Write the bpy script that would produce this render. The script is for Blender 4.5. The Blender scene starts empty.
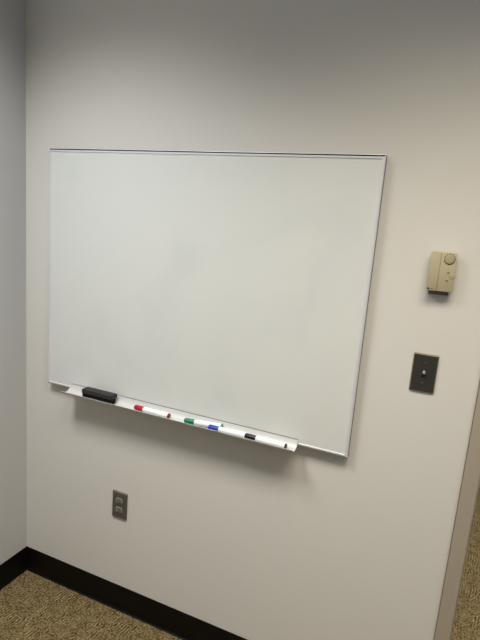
import bpy, bmesh, math
from mathutils import Vector, Matrix
C = bpy.context.scene.collection
PI = math.pi

# ------------------------------------------------------------------ camera
yaw, pitch, roll = 0.39267, -0.18877, 0.08061
cyw, syw = math.cos(yaw), math.sin(yaw)
fwd = Vector((-syw*math.cos(pitch), cyw*math.cos(pitch), math.sin(pitch)))
r0 = Vector((cyw, syw, 0)); u0 = r0.cross(fwd)
rgt = math.cos(roll)*r0 + math.sin(roll)*u0
up = -math.sin(roll)*r0 + math.cos(roll)*u0
cd = bpy.data.cameras.new('camera'); cam = bpy.data.objects.new('camera', cd); C.objects.link(cam)
m = Matrix((rgt, up, -fwd)).transposed().to_4x4(); m.translation = Vector((1.5722, -1.4972, 1.6103))
cam.matrix_world = m
cd.sensor_fit = 'HORIZONTAL'; cd.sensor_width = 36; cd.lens = 492.66/480*36; cd.clip_start = 0.02
bpy.context.scene.camera = cam

# ------------------------------------------------------------------ world, lights, exposure
w = bpy.data.worlds.new('world'); bpy.context.scene.world = w; w.use_nodes = True
w.node_tree.nodes['Background'].inputs[0].default_value = (0.8, 0.85, 0.9, 1)
w.node_tree.nodes['Background'].inputs[1].default_value = 0.05
vs = bpy.context.scene.view_settings
vs.view_transform = 'Standard'; vs.look = 'None'; vs.gamma = 1; vs.exposure = 0; vs.use_curve_mapping = False

def area(name, loc, sx, sy, power, col, spread=180, rot=(0, 0, 0)):
    l = bpy.data.lights.new(name, 'AREA'); l.shape = 'RECTANGLE'; l.size = sx; l.size_y = sy
    l.energy = power; l.color = col; l.spread = math.radians(spread)
    o = bpy.data.objects.new(name, l); o.location = loc; o.rotation_euler = rot; C.objects.link(o)
    return o
LA = area('louvred_light', (0.42, -0.95, 2.69), 0.5, 0.5, 19.2, (0.97, 0.985, 0.985), 120)
LB = area('louvred_light', (1.74, -0.87, 2.69), 1.1, 0.5, 19.8, (1.0, 0.915, 0.755), 111)
LC = area('bounce_fill_uplight', (2.3, -2.6, 1.75), 0.5, 0.5, 9, (0.93, 0.97, 1.0), 180, (PI, 0, 0))  # added upward fill standing in for bounced light, no lamp there
LE = area('cool_fill_light', (3.25, -1.9, 1.5), 1.2, 1.2, 3.2, (0.35, 0.6, 1.0), 180, (PI/2, 0, PI/2))  # added cool fill from the right, no window behind it
LD = area('corridor_light', (2.4, 1.1, 2.64), 1.1, 0.5, 41, (1.0, 0.99, 0.95), 160)

# ------------------------------------------------------------------ materials
def mat(name, col, rough=0.6, metal=0.0, spec=0.5, bump=None, coat=0.0):
    mt = bpy.data.materials.new(name); mt.use_nodes = True
    nt = mt.node_tree; b = nt.nodes['Principled BSDF']
    b.inputs['Base Color'].default_value = (*col, 1); b.inputs['Roughness'].default_value = rough
    b.inputs['Metallic'].default_value = metal; b.inputs['Specular IOR Level'].default_value = spec
    b.inputs['Coat Weight'].default_value = coat
    tc = nt.nodes.new('ShaderNodeTexCoord')
    n = nt.nodes.new('ShaderNodeTexNoise'); nt.links.new(tc.outputs['Object'], n.inputs['Vector'])
    sc, st, ds = bump if bump else (300, 0.03, 0.0002)
    n.inputs['Scale'].default_value = sc; n.inputs['Detail'].default_value = 3
    bp = nt.nodes.new('ShaderNodeBump'); bp.inputs['Strength'].default_value = st; bp.inputs['Distance'].default_value = ds
    nt.links.new(n.outputs['Fac'], bp.inputs['Height']); nt.links.new(bp.outputs['Normal'], b.inputs['Normal'])
    return mt
M = {}
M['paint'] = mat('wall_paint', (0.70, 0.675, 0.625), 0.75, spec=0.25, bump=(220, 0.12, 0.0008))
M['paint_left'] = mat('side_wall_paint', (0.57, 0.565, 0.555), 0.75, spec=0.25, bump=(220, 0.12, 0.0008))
M['ceiling'] = mat('ceiling_tile', (0.66, 0.68, 0.70), 0.9, spec=0.1, bump=(90, 0.4, 0.002))
M['rubber'] = mat('black_rubber', (0.0028, 0.0026, 0.0022), 0.5, spec=0.2)
M['aluminium'] = mat('satin_aluminium', (0.80, 0.80, 0.83), 0.42, metal=0.25)
M['groove'] = mat('groove_shade', (0.07, 0.065, 0.06), 0.7, spec=0.2)
M['tray'] = mat('tray_aluminium', (0.57, 0.57, 0.56), 0.45, metal=0.12)
M['door_metal'] = mat('taupe_door_paint', (0.40, 0.345, 0.275), 0.5, spec=0.3)
M['gap'] = mat('gap_shade', (0.28, 0.24, 0.19), 0.8, spec=0.1)
M['felt'] = mat('black_felt', (0.012, 0.012, 0.012), 0.95, spec=0.1, bump=(900, 0.8, 0.001))
M['grip'] = mat('charcoal_plastic', (0.022, 0.021, 0.020), 0.55, spec=0.35)
M['marker'] = mat('marker_white', (0.86, 0.86, 0.85), 0.35)
M['red'] = mat('marker_red', (0.42, 0.008, 0.018), 0.35)
M['darkred'] = mat('marker_dark_red', (0.20, 0.004, 0.010), 0.4)
M['green'] = mat('marker_green', (0.0, 0.20, 0.085), 0.35)
M['blue'] = mat('marker_blue', (0.02, 0.045, 0.36), 0.35)
M['black'] = mat('marker_black', (0.006, 0.006, 0.009), 0.35)
M['print'] = mat('grey_print', (0.30, 0.31, 0.33), 0.5)
M['beige'] = mat('beige_plastic', (0.46, 0.40, 0.255), 0.5, spec=0.35)
M['beige_dark'] = mat('beige_plastic_dial', (0.40, 0.345, 0.215), 0.5, spec=0.35)
M['base_shade'] = mat('base_shade_grey', (0.17, 0.16, 0.14), 0.6, spec=0.2)
M['dark_edge'] = mat('edge_grey', (0.19, 0.19, 0.18), 0.7, spec=0.2)
M['tick'] = mat('dark_beige_mark', (0.13, 0.105, 0.055), 0.6)
M['logo'] = mat('dark_print', (0.02, 0.02, 0.018), 0.6)
M['bronze'] = mat('dark_bronze_plate', (0.048, 0.046, 0.040), 0.42, metal=0.3)
M['bronze_edge'] = mat('bronze_bevel', (0.17, 0.145, 0.105), 0.4, metal=0.5)
M['toggle'] = mat('toggle_grey', (0.50, 0.49, 0.46), 0.3)
M['slot'] = mat('slot_black', (0.006, 0.006, 0.006), 0.7)
M['screw'] = mat('screw_metal', (0.16, 0.15, 0.135), 0.35, metal=0.8)
M['steel'] = mat('brushed_steel_plate', (0.130, 0.113, 0.093), 0.42, metal=0.35)
M['receptacle'] = mat('grey_receptacle', (0.20, 0.19, 0.18), 0.5)
M['corridor'] = mat('corridor_wall', (0.16, 0.155, 0.115), 0.7)
M['sill'] = mat('corridor_sill', (0.42, 0.40, 0.33), 0.6)

# white board surface: wiped enamel with very faint marker haze
def board_mat():
    mt = mat('board_enamel', (0.77, 0.78, 0.735), 0.33, spec=0.5, bump=(4, 0.01, 0.001))
    nt = mt.node_tree; b = nt.nodes['Principled BSDF']
    tc = nt.nodes.new('ShaderNodeTexCoord'); mp = nt.nodes.new('ShaderNodeMapping')
    mp.inputs['Scale'].default_value = (1, 1, 0.8)
    n = nt.nodes.new('ShaderNodeTexNoise'); n.inputs['Scale'].default_value = 3.2; n.inputs['Detail'].default_value = 4
    n.inputs['Distortion'].default_value = 0.6
    cr = nt.nodes.new('ShaderNodeValToRGB'); cr.color_ramp.elements[0].position = 0.32; cr.color_ramp.elements[1].position = 0.5
    cr.color_ramp.elements[0].color = (0.675, 0.69, 0.67, 1); cr.color_ramp.elements[1].color = (0.715, 0.725, 0.69, 1)
    L = nt.links
    L.new(tc.outputs['Object'], mp.inputs['Vector']); L.new(mp.outputs['Vector'], n.inputs['Vector'])
    L.new(n.outputs['Fac'], cr.inputs['Fac']); L.new(cr.outputs['Color'], b.inputs['Base Color'])
    return mt
M['board'] = board_mat()

def carpet_mat():
    mt = bpy.data.materials.new('loop_carpet'); mt.use_nodes = True
    nt = mt.node_tree; b = nt.nodes['Principled BSDF']; L = nt.links
    N = lambda t: nt.nodes.new(t)
    b.inputs['Roughness'].default_value = 0.95; b.inputs['Specular IOR Level'].default_value = 0.05
    tc = N('ShaderNodeTexCoord')
    # ribs running one way, broken up in patches
    mp = N('ShaderNodeMapping'); mp.inputs['Rotation'].default_value = (0, 0, 0.12)
    L.new(tc.outputs['Object'], mp.inputs['Vector'])
    wv = N('ShaderNodeTexWave'); wv.bands_direction = 'X'; wv.inputs['Scale'].default_value = 26
    wv.inputs['Distortion'].default_value = 5; wv.inputs['Detail'].default_value = 2; wv.inputs['Detail Scale'].default_value = 2.2
    L.new(mp.outputs['Vector'], wv.inputs['Vector'])
    sp = N('ShaderNodeTexNoise'); sp.inputs['Scale'].default_value = 125; sp.inputs['Detail'].default_value = 4
    L.new(tc.outputs['Object'], sp.inputs['Vector'])
    pt = N('ShaderNodeTexNoise'); pt.inputs['Scale'].default_value = 11; pt.inputs['Detail'].default_value = 2
    L.new(tc.outputs['Object'], pt.inputs['Vector'])
    pr = N('ShaderNodeMapRange'); pr.inputs['From Min'].default_value = 0.50; pr.inputs['From Max'].default_value = 0.62
    L.new(pt.outputs['Fac'], pr.inputs['Value'])
    mul = N('ShaderNodeMath'); mul.operation = 'MULTIPLY'; cen = N('ShaderNodeMath'); cen.operation = 'SUBTRACT'; cen.inputs[1].default_value = 0.5; L.new(wv.outputs['Fac'], cen.inputs[0]); L.new(cen.outputs[0], mul.inputs[0]); L.new(pr.outputs['Result'], mul.inputs[1])
    ml2 = N('ShaderNodeMath'); ml2.operation = 'MULTIPLY'; ml2.inputs[1].default_value = 0.36; L.new(mul.outputs[0], ml2.inputs[0])
    add = N('ShaderNodeMath'); add.operation = 'ADD'; L.new(ml2.outputs[0], add.inputs[0])
    pb = N('ShaderNodeTexNoise'); pb.inputs['Scale'].default_value = 24; pb.inputs['Detail'].default_value = 3; L.new(tc.outputs['Object'], pb.inputs['Vector'])
    mx = N('ShaderNodeMath'); mx.operation = 'MULTIPLY_ADD'; mx.inputs[1].default_value = 0.30; L.new(pb.outputs['Fac'], mx.inputs[0])
    sb = N('ShaderNodeMath'); sb.operation = 'SUBTRACT'; sb.inputs[1].default_value = 0.15; L.new(sp.outputs['Fac'], sb.inputs[0]); L.new(sb.outputs[0], mx.inputs[2])
    L.new(mx.outputs[0], add.inputs[1])
    cr = N('ShaderNodeValToRGB'); e = cr.color_ramp.elements
    e[0].position = 0.33; e[0].color = (0.046, 0.032, 0.013, 1)
    e[1].position = 0.80; e[1].color = (0.36, 0.272, 0.14, 1)
    k = cr.color_ramp.elements.new(0.50); k.color = (0.162, 0.117, 0.056, 1)
    L.new(add.outputs[0], cr.inputs['Fac']); L.new(cr.outputs['Color'], b.inputs['Base Color'])
    bp = N('ShaderNodeBump'); bp.inputs['Strength'].default_value = 0.8; bp.inputs['Distance'].default_value = 0.005
    L.new(add.outputs[0], bp.inputs['Height']); L.new(bp.outputs['Normal'], b.inputs['Normal'])
    return mt
M['carpet'] = carpet_mat()

# ------------------------------------------------------------------ mesh helpers
def box(bm, x0, x1, y0, y1, z0, z1, bev=0.0, seg=2):
    g = bmesh.ops.create_cube(bm, size=1)['verts']
    for v in g:
        v.co = Vector(((x0+x1)/2 + v.co.x*(x1-x0), (y0+y1)/2 + v.co.y*(y1-y0), (z0+z1)/2 + v.co.z*(z1-z0)))
    if bev > 0:
        es = list({e for v in g for e in v.link_edges})
        bmesh.ops.bevel(bm, geom=es, offset=bev, segments=seg, affect='EDGES', profile=0.5)
def cyl(bm, p0, p1, r0, r1=None, seg=24, bev=0.0):
    r1 = r0 if r1 is None else r1
    p0, p1 = Vector(p0), Vector(p1); d = p1-p0
    mtx = Matrix.Translation((p0+p1)/2) @ d.to_track_quat('Z', 'Y').to_matrix().to_4x4()
    g = bmesh.ops.create_cone(bm, cap_ends=True, segments=seg, radius1=r0, radius2=r1, depth=d.length, matrix=mtx)['verts']
    if bev > 0:
        fs = {f for v in g for f in v.link_faces if len(f.verts) > 4}
        es = list({e for f in fs for e in f.edges})
        bmesh.ops.bevel(bm, geom=es, offset=bev, segments=2, affect='EDGES', profile=0.5)
def revolve(bm, prof, seg=28):
    """prof: list of (distance along X, radius)"""
    rings = []
    for a, r in prof:
        rings.append([bm.verts.new((a, r*math.cos(2*PI*i/seg), r*math.sin(2*PI*i/seg))) for i in range(seg)])
    for A, B in zip(rings, rings[1:]):
        for i in range(seg):
            bm.faces.new((A[i], A[(i+1) % seg], B[(i+1) % seg], B[i]))
    bm.faces.new(rings[0][::-1]); bm.faces.new(rings[-1])
def extrude_profile(bm, pts, a0, a1, axis='x'):
    """closed outline pts (y,z) run from a0 to a1 along x (or (x,z) along y)"""
    def P(a, q): return (a, q[0], q[1]) if axis == 'x' else (q[0], a, q[1])
    A = [bm.verts.new(P(a0, q)) for q in pts]; B = [bm.verts.new(P(a1, q)) for q in pts]
    n = len(pts)
    for i in range(n):
        bm.faces.new((A[i], A[(i+1) % n], B[(i+1) % n], B[i]))
    bm.faces.new(A[::-1]); bm.faces.new(B)
def obj(name, bm, m_, parent=None, smooth=True, origin=None):
    bmesh.ops.recalc_face_normals(bm, faces=bm.faces)
    me = bpy.data.meshes.new(name)
    if origin is not None:
        bmesh.ops.translate(bm, verts=bm.verts, vec=-Vector(origin))
    bm.to_mesh(me); bm.free()
    for q in (m_ if isinstance(m_, (list, tuple)) else [m_]): me.materials.append(q)
    if smooth:
        me.polygons.foreach_set('use_smooth', [True]*len(me.polygons))
        try: me.set_sharp_from_angle(angle=math.radians(35))
        except Exception: pass
    o = bpy.data.objects.new(name, me); C.objects.link(o)
    if origin is not None: o.location = origin
    if parent: o.parent = parent
    return o
def struct(name, bm, m_, parent=None, smooth=False):
    o = obj(name, bm, m_, parent, smooth)
    if parent is None: o['kind'] = 'structure'
    return o
def thing(name, label, cat, loc, group=None):
    o = bpy.data.objects.new(name, None); C.objects.link(o); o.location = loc
    o.empty_display_size = 0.03
    o['label'] = label; o['category'] = cat
    if group: o['group'] = group
    return o
def NB(): return bmesh.new()

# ------------------------------------------------------------------ room shell
XR, YF, ZC = 3.3, -3.4, 2.7
DX0, DX1, DZ = 1.7352, 2.65, 2.10       # clear door opening
bm = NB(); box(bm, -0.12, XR+0.12, YF-0.12, 2.25, -0.1, 0); struct('floor', bm, M['carpet'])
bm = NB(); box(bm, -0.12, XR+0.12, YF-0.12, 2.25, ZC, ZC+0.1); struct('ceiling', bm, M['ceiling'])
bm = NB()
box(bm, 0, DX0-0.012, 0, 0.12, 0, ZC); box(bm, DX1+0.012, XR, 0, 0.12, 0, ZC); box(bm, DX0-0.012, DX1+0.012, 0, 0.12, DZ+0.012, ZC)
struct('wall_back', bm, M['paint'])
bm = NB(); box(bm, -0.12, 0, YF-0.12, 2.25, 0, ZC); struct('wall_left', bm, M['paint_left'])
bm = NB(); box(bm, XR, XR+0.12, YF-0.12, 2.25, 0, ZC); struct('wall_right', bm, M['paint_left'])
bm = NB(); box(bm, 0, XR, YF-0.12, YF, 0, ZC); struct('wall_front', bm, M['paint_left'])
bm = NB(); box(bm, 0, XR, 2.10, 2.25, 0, ZC); struct('wall_corridor', bm, M['corridor'])

# cove baseboards: thin rubber strip with a toe flaring out onto the carpet
BH = 0.113
cove = [(0, 0), (-0.0095, 0), (-0.0095, 0.0025), (-0.0065, 0.005), (-0.0045, 0.010), (-0.0035, 0.020), (-0.0035, BH-0.002), (-0.0025, BH), (0, BH)]
bm = NB(); extrude_profile(bm, cove, 0.0, 1.692); struct('baseboard_back', bm, M['rubber'])
bm = NB(); extrude_profile(bm, [(-a, z) for a, z in cove], YF, -0.0002, 'y'); struct('baseboard_left', bm, M['rubber'])
bm = NB(); extrude_profile(bm, [(2.10+a, z*0.7) for a, z in cove], 0.0, XR); struct('baseboard_corridor', bm, M['rubber'])
bm = NB(); box(bm, 0.0, XR, 2.035, 2.087, 0.0, 0.022, 0.003); struct('trim_1', bm, M['sill'])

# welded steel door frame: jamb + casing face on both sides, plus a dark strip painted as shade where it meets the wall
df = bpy.data.objects.new('door_1', None); C.objects.link(df); df['kind'] = 'structure'
def jamb(xo, xi):
    s = 1 if xi > xo else -1
    pts = [(xo, -0.014), (xi-s*0.0006, -0.014), (xi, -0.0134), (xi, 0.045), (xi+s*0.010, 0.045), (xi+s*0.010, 0.085), (xi, 0.085), (xi, 0.134), (xo, 0.134),
           (xo, 0.1205), (xi-s*0.0115, 0.1205), (xi-s*0.0115, -0.0005), (xo, -0.0005)]
    b = NB()
    A = [b.verts.new((q[0], q[1], 0)) for q in pts]; B = [b.verts.new((q[0], q[1], DZ+0.044)) for q in pts]
    n = len(pts)
    for i in range(n): b.faces.new((A[i], A[(i+1) % n], B[(i+1) % n], B[i]))
    b.faces.new(A[::-1]); b.faces.new(B)
    return b
obj('door_jamb', jamb(1.6945, DX0), M['door_metal'], df, False)
obj('door_jamb', jamb(DX1+0.0425, DX1), M['door_metal'], df, False)
bm = NB(); box(bm, DX0+0.0005, DX1-0.0005, -0.014, 0.134, DZ, DZ+0.044); obj('door_header', bm, M['door_metal'], df, False)
bm = NB(); box(bm, 1.6925, 1.6943, -0.006, -0.0003, 0.0, DZ+0.044); obj('door_gap_shade', bm, M['gap'], df, False)  # dark strip standing in for the shade beside the frame

# ------------------------------------------------------------------ whiteboard
X0, X1, Z0, Z1, T = 0.1413, 1.3626, 0.9232, 1.8358, 0.026
wb = thing('whiteboard', 'large blank whiteboard with thin aluminium frame and marker tray mounted on the wall', 'whiteboard', (0.75, 0, 0.92))
def child(name, b, m_, root, smooth=True, lab=None, parent=None):
    o = obj(name, b, m_, None, smooth)
    o.parent = parent or root
    # built in world space: cancel every ancestor's offset
    off = Vector((0, 0, 0)); q = parent or root
    while q is not None: off += q.location; q = q.parent
    o.data.transform(Matrix.Translation(-off))
    if lab: o['label'] = lab
    return o
bm = NB(); box(bm, X0+0.006, X1-0.006, -T+0.0022, -0.006, Z0+0.006, Z1-0.006); child('writing_surface', bm, M['board'], wb, False)
# mitred rails with a rounded outer shoulder
FW = 0.0095
def rail(cross, groove):
    """cross(u, d) -> point at inset u from the outer edge, depth d, mitred at both ends"""
    prof = [(0, 0.004), (0, 0.0205), (0.0006, 0.0235), (0.002, 0.0252), (0.0042, 0.026), (FW-0.0008, 0.026), (FW, 0.0254), (FW, 0.020), (0.004, 0.004)]
    if groove:   # the top rail has a narrow groove behind a thin outer lip, its shade painted dark
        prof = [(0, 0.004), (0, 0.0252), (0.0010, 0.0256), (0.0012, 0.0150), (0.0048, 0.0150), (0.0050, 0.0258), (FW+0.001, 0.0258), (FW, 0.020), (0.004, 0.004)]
    b = NB()
    A = [b.verts.new(cross(u, d, 0)) for u, d in prof]; B = [b.verts.new(cross(u, d, 1)) for u, d in prof]
    n = len(prof)
    for i in range(n): b.faces.new((A[i], A[(i+1) % n], B[(i+1) % n], B[i]))
    b.faces.ensure_lookup_table(); b.faces[0].material_index = 2
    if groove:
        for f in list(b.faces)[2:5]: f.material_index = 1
    b.faces.new(A[::-1]); b.faces.new(B)
    return b
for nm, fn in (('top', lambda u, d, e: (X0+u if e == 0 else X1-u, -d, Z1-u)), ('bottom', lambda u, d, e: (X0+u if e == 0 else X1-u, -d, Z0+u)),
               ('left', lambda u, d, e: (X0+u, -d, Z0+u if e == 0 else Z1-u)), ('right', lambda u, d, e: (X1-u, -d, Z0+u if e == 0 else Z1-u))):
    child('frame_rail', rail(fn, nm == 'top'), [M['aluminium'], M['groove'], M['dark_edge']], wb)
# tray: thin extruded channel clipped over the bottom rail, open at both ends
TX0, TX1 = 0.2637, 1.2010
outer = [(-0.0205, 0.9400), (-0.0210, 0.9330), (-0.0185, 0.9290), (-0.0185, 0.9180), (-0.024, 0.9155), (-0.050, 0.9145), (-0.064, 0.9150), (-0.070, 0.9185), (-0.0725, 0.9245)]
inner = [(-0.0712, 0.9250), (-0.0700, 0.9195), (-0.0675, 0.9162), (-0.050, 0.9160), (-0.044, 0.9162), (-0.037, 0.9178), (-0.031, 0.9222), (-0.0260, 0.9295), (-0.0217, 0.9400)]
TY, TZ = -0.008, 0.0038
bm = NB(); extrude_profile(bm, [(a+TY, b+TZ) for a, b in outer+inner], TX0, TX1)
tray = child('marker_tray', bm, M['tray'], wb, True)
bm = NB(); box(bm, TX0+0.001, TX1-0.001, -T-0.0009, -T+0.0005, 0.9400+TZ, 0.9415+TZ); child('tray_shade_line', bm, M['dark_edge'], wb, False)  # dark strip painted as the thin shade line above the tray
FLOOR_T = 0.9162+TZ

# ------------------------------------------------------------------ eraser
er = thing('board_eraser', 'black felt whiteboard eraser lying at the left end of the marker tray', 'eraser', (0.4279, -0.0605, FLOOR_T+0.0004))
bm = NB(); box(bm, -0.0685, 0.0685, -0.0135, 0.0135, 0.0004, 0.020, 0.003, 3)
obj('felt_pad', bm, M['felt'], er)
bm = NB()
prof = [(-0.0162, 0.0203), (-0.0162, 0.033), (-0.0145, 0.036), (-0.010, 0.037), (0.014, 0.037), (0.019, 0.036), (0.0205, 0.033), (0.0205, 0.0203)]
extrude_profile(bm, prof, -0.0695, 0.0695)
bmesh.ops.bevel(bm, geom=[e for e in bm.edges if abs(e.verts[0].co.x-e.verts[1].co.x) < 1e-6], offset=0.002, segments=2, affect='EDGES')
obj('grip', bm, M['grip'], er)

# ------------------------------------------------------------------ markers
def marker(label, a, b, capm, plugm, printed=True, lift=0.0, plug=0.0052):
    """cap end a, plug end b, (x, y) of the two ends of the axis"""
    a = Vector((a[0], a[1], FLOOR_T+0.0099)); b = Vector((b[0], b[1], FLOOR_T+0.0094+lift)); d = b-a
    t = thing('dry_erase_marker', label, 'marker', a, 'dry erase markers in the tray')
    t.rotation_euler = d.to_track_quat('X', 'Z').to_euler()
    L = d.length; pr = 0.0095 if plug > 0.002 else 0.0082
    bm = NB(); revolve(bm, [(0, 0.0072), (0.001, 0.0086), (0.004, 0.0092), (0.034, 0.0096), (0.0365, 0.0096), (0.037, 0.0090)])
    for i in range(10):   # grip ribs near the closed end of the cap
        an = 2*PI*i/10
        box(bm, 0.004, 0.020, 0.0091*math.cos(an)-0.0006, 0.0091*math.cos(an)+0.0006, 0.0091*math.sin(an)-0.0006, 0.0091*math.sin(an)+0.0006)
    obj('cap', bm, capm, t)
    bm = NB(); revolve(bm, [(0.030, 0.0076), (0.0372, 0.0076), (0.0385, 0.0088), (0.046, 0.0091), (L-plug-0.002, 0.0091), (L-plug, 0.0088), (L-plug+0.0005, 0.0080)])
    br = obj('barrel', bm, M['marker'], t)
    bm = NB(); revolve(bm, [(L-plug-0.001, 0.0078), (L-plug, pr), (L-plug*0.15, pr), (L, pr-0.001)])
    obj('end_plug', bm, plugm, t)
    if printed:
        # short line of grey lettering moulded round the barrel, facing up and out
        bm = NB()
        for k in range(9):
            if k == 4: continue
            x = 0.085+k*0.0032
            for j in range(3):
                an = math.radians(-128+j*9); an2 = an+math.radians(6)
                vs_ = [bm.verts.new((xx, 0.00918*math.cos(q), -0.00918*math.sin(q))) for xx, q in ((x, an), (x+0.0022, an), (x+0.0022, an2), (x, an2))]
                bm.faces.new(vs_)
        o = obj('barrel_print', bm, M['print'], t, False); o.parent = br; o['label'] = 'grey lettering'
    return t
marker('white dry erase marker with a red cap, nearest the eraser in the tray', (0.5895, -0.0580), (0.7377, -0.0610), M['red'], M['darkred'], False)
marker('white dry erase marker with a green cap, lying partly behind the blue-capped one', (0.8013, -0.0650), (0.9396, -0.0475), M['green'], M['green'], False, 0.0045)
marker('white dry erase marker with a blue cap, between the green-capped and black-capped ones', (0.8968, -0.0665), (1.0306, -0.0620), M['blue'], M['blue'], False, 0.0, 0.0012)
marker('white dry erase marker with a black cap, at the right end of the tray', (1.0315, -0.0620), (1.1752, -0.0655), M['black'], M['black'], True)

# ------------------------------------------------------------------ thermostat
tx0, tx1, tz0, tz1, TD = 1.5180, 1.585, 1.4755, 1.583, 0.030
th = thing('thermostat', 'beige plastic thermostat box with a small dial, mounted on the wall above the switch', 'thermostat', ((tx0+tx1)/2, 0, tz0))
bm = NB(); box(bm, tx0+0.005, tx1-0.009, -0.010, -0.0003, tz0-0.0115, tz1-0.004, 0.001)  # plate darkened and extended downwards to stand in for the cast shadow
child('base_shade_plate', bm, M['base_shade'], th, True, 'backing plate with painted shade below the box')
bm = NB(); box(bm, tx0, tx0+0.0265, -TD, -0.0102, tz0, tz1, 0.0014)
child('front_cover', bm, M['beige'], th)
bm = NB(); box(bm, tx0+0.0266, tx1, -TD+0.0016, -0.0102, tz0+0.0003, tz1, 0.0014)
body = child('body', bm, M['beige'], th)
cx, cz = tx1-0.0185, tz1-0.0175
bm = NB(); cyl(bm, (cx, -TD+0.003, cz), (cx, -TD-0.0012, cz), 0.0135, 0.0125, 32, 0.0006)
dial = child('dial', bm, M['beige_dark'], th, True, None)
bm = NB()
for i in range(11):
    an = math.radians(-150+i*30)
    c0 = Vector((cx+0.0150*math.cos(an), -TD+0.0017, cz+0.0150*math.sin(an)))
    if c0.x > tx1-0.002 or c0.z > tz1-0.002: continue
    box(bm, c0.x-0.0011, c0.x+0.0011, c0.y-0.0006, c0.y+0.001, c0.z-0.0008, c0.z+0.0008)
child('dial_ticks', bm, M['tick'], th, False)
bm = NB()
N = 32
ri, ro, yy = 0.0125, 0.0143, -TD+0.0012
A = [bm.verts.new((cx+ri*math.cos(2*PI*i/N), yy, cz+ri*math.sin(2*PI*i/N))) for i in range(N)]
B = [bm.verts.new((cx+ro*math.cos(2*PI*i/N), yy+0.0003, cz+ro*math.sin(2*PI*i/N))) for i in range(N)]
for i in range(N): bm.faces.new((A[i], A[(i+1) % N], B[(i+1) % N], B[i]))
child('dial_ring', bm, M['tick'], th, True)
bm = NB(); cyl(bm, (tx1-0.0060, -0.024, tz0+0.044), (tx1-0.0060, -TD+0.0013, tz0+0.044), 0.0088, None, 28, 0.0006)
child('setting_wheel', bm, M['beige_dark'], th, True)
for (px, pz) in ((tx1-0.0165, tz0+0.053), (tx1-0.0175, tz0+0.031)):
    bm = NB(); box(bm, px-0.0028, px+0.0028, -TD+0.0006, -TD+0.0030, pz-0.0015, pz+0.0015, 0.0004)
    child('pointer_mark', bm, M['tick'], th, False)
bm = NB(); cyl(bm, (tx0+0.0050, -TD-0.0003, tz0+0.0052), (tx0+0.0050, -TD+0.0005, tz0+0.0052), 0.0028, None, 16)
for k in range(4):
    box(bm, tx0+0.0095+k*0.0022, tx0+0.0112+k*0.0022, -TD-0.0002, -TD+0.0003, tz0+0.0043, tz0+0.0058)
child('maker_mark', bm, M['logo'], th, False, 'small dark dot and lettering at the lower left corner')

# ------------------------------------------------------------------ light switch
def bevel_plate(x, z, hw, hh, t, inset):
    b = NB()
    pts = []
    for (w_, h_, y) in ((hw, hh, -0.0003), (hw, hh, -t*0.45), (hw-inset, hh-inset, -t)):
        ring = []
        for sx, sz in ((-1, -1), (1, -1), (1, 1), (-1, 1)):
            rr = 0.003
            ccx, ccz = x+sx*(w_-rr), z+sz*(h_-rr)
            base = {(-1, -1): 180, (1, -1): 270, (1, 1): 0, (-1, 1): 90}[(sx, sz)]
            for k in range(4):
                an = math.radians(base+k*30); ring.append(b.verts.new((ccx+rr*math.cos(an), y, ccz+rr*math.sin(an))))
        pts.append(ring)
    n = len(pts[0])
    for A, B_ in zip(pts, pts[1:]):
        for i in range(n):
            b.faces.new((A[i], A[(i+1) % n], B_[(i+1) % n], B_[i]))
    b.faces.new(pts[0][::-1]); f = b.faces.new(pts[-1]); f.material_index = 1
    return b
SX, SZ = 1.5455, 1.2317
sw = thing('light_switch', 'dark bronze toggle light switch on the wall below the thermostat', 'light switch', (SX, 0, SZ-0.057))
o = child('plate', bevel_plate(SX, SZ, 0.0345, 0.057, 0.0062, 0.0032), [M['bronze_edge'], M['bronze']], sw, False)
bm = NB(); box(bm, SX-0.0052, SX+0.0052, -0.0070, -0.0058, SZ-0.012, SZ+0.012, 0.0004); child('toggle_slot', bm, M['slot'], sw, False)
bm = NB()
g = bmesh.ops.create_cube(bm, size=1)['verts']
for v in g:
    front = v.co.y < 0
    s = 0.0030 if front else 0.0042
    v.co = Vector((SX+(s if v.co.x > 0 else -s), -0.0175 if front else -0.0066, SZ+(0.0060 if v.co.z > 0 else -0.0035)+(0.0050 if front else 0)))
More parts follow.
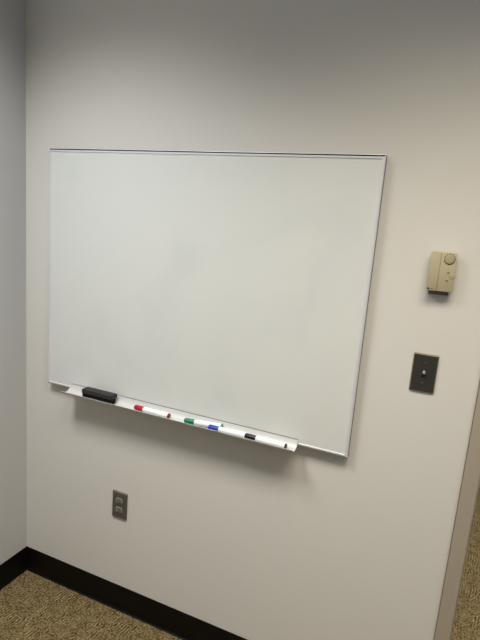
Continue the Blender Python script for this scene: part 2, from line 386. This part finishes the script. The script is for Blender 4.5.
bmesh.ops.bevel(bm, geom=bm.edges[:], offset=0.0009, segments=2, affect='EDGES')
child('toggle', bm, M['toggle'], sw, True, 'pale grey toggle lever')
def screw(root, x, y, z):
    b = NB(); cyl(b, (x, y+0.001, z), (x, y-0.0011, z), 0.0034, 0.0028, 20, 0.0004)
    s = child('screw', b, M['screw'], root)
    b = NB(); box(b, x-0.0024, x+0.0024, y-0.0013, y-0.0009, z-0.0004, z+0.0004)
    child('screw_slot', b, M['slot'], root, False, parent=s)
screw(sw, SX, -0.0062, SZ+0.030); screw(sw, SX, -0.0062, SZ-0.030)

# ------------------------------------------------------------------ power outlet
OX, OZ = 0.4980, 0.4765
po = thing('power_outlet', 'grey duplex power outlet low on the wall below the whiteboard', 'power outlet', (OX, 0, OZ-0.057))
child('plate', bevel_plate(OX, OZ, 0.035, 0.057, 0.0062, 0.0028), [M['steel'], M['steel']], po, False)
for s in (1, -1):
    zc = OZ+s*0.0195
    bm = NB()
    ring = []
    for yv, rr in ((-0.0055, 0.0172), (-0.0080, 0.0172), (-0.0086, 0.0165)):
        R_ = []
        for i in range(40):
            an = 2*PI*i/40
            zz = max(-0.0135, min(0.0135, rr*math.sin(an)))
            R_.append(bm.verts.new((OX+rr*math.cos(an), yv, zc+zz*(rr/0.0172))))
        ring.append(R_)
    for A, B_ in zip(ring, ring[1:]):
        for i in range(40): bm.faces.new((A[i], A[(i+1) % 40], B_[(i+1) % 40], B_[i]))
    bm.faces.new(ring[0][::-1]); bm.faces.new(ring[-1])
    rc = child('receptacle', bm, M['receptacle'], po, True)
    bm = NB()
    box(bm, OX-0.0074, OX-0.0052, -0.0089, -0.0084, zc-0.0015, zc+0.0075)
    box(bm, OX+0.0052, OX+0.0072, -0.0089, -0.0084, zc-0.0005, zc+0.0065)
    cyl(bm, (OX, -0.0084, zc-0.0065), (OX, -0.0089, zc-0.0065), 0.0026, None, 16)
    child('socket_slots', bm, M['slot'], po, False, parent=rc)
screw(po, OX, -0.0062, OZ)
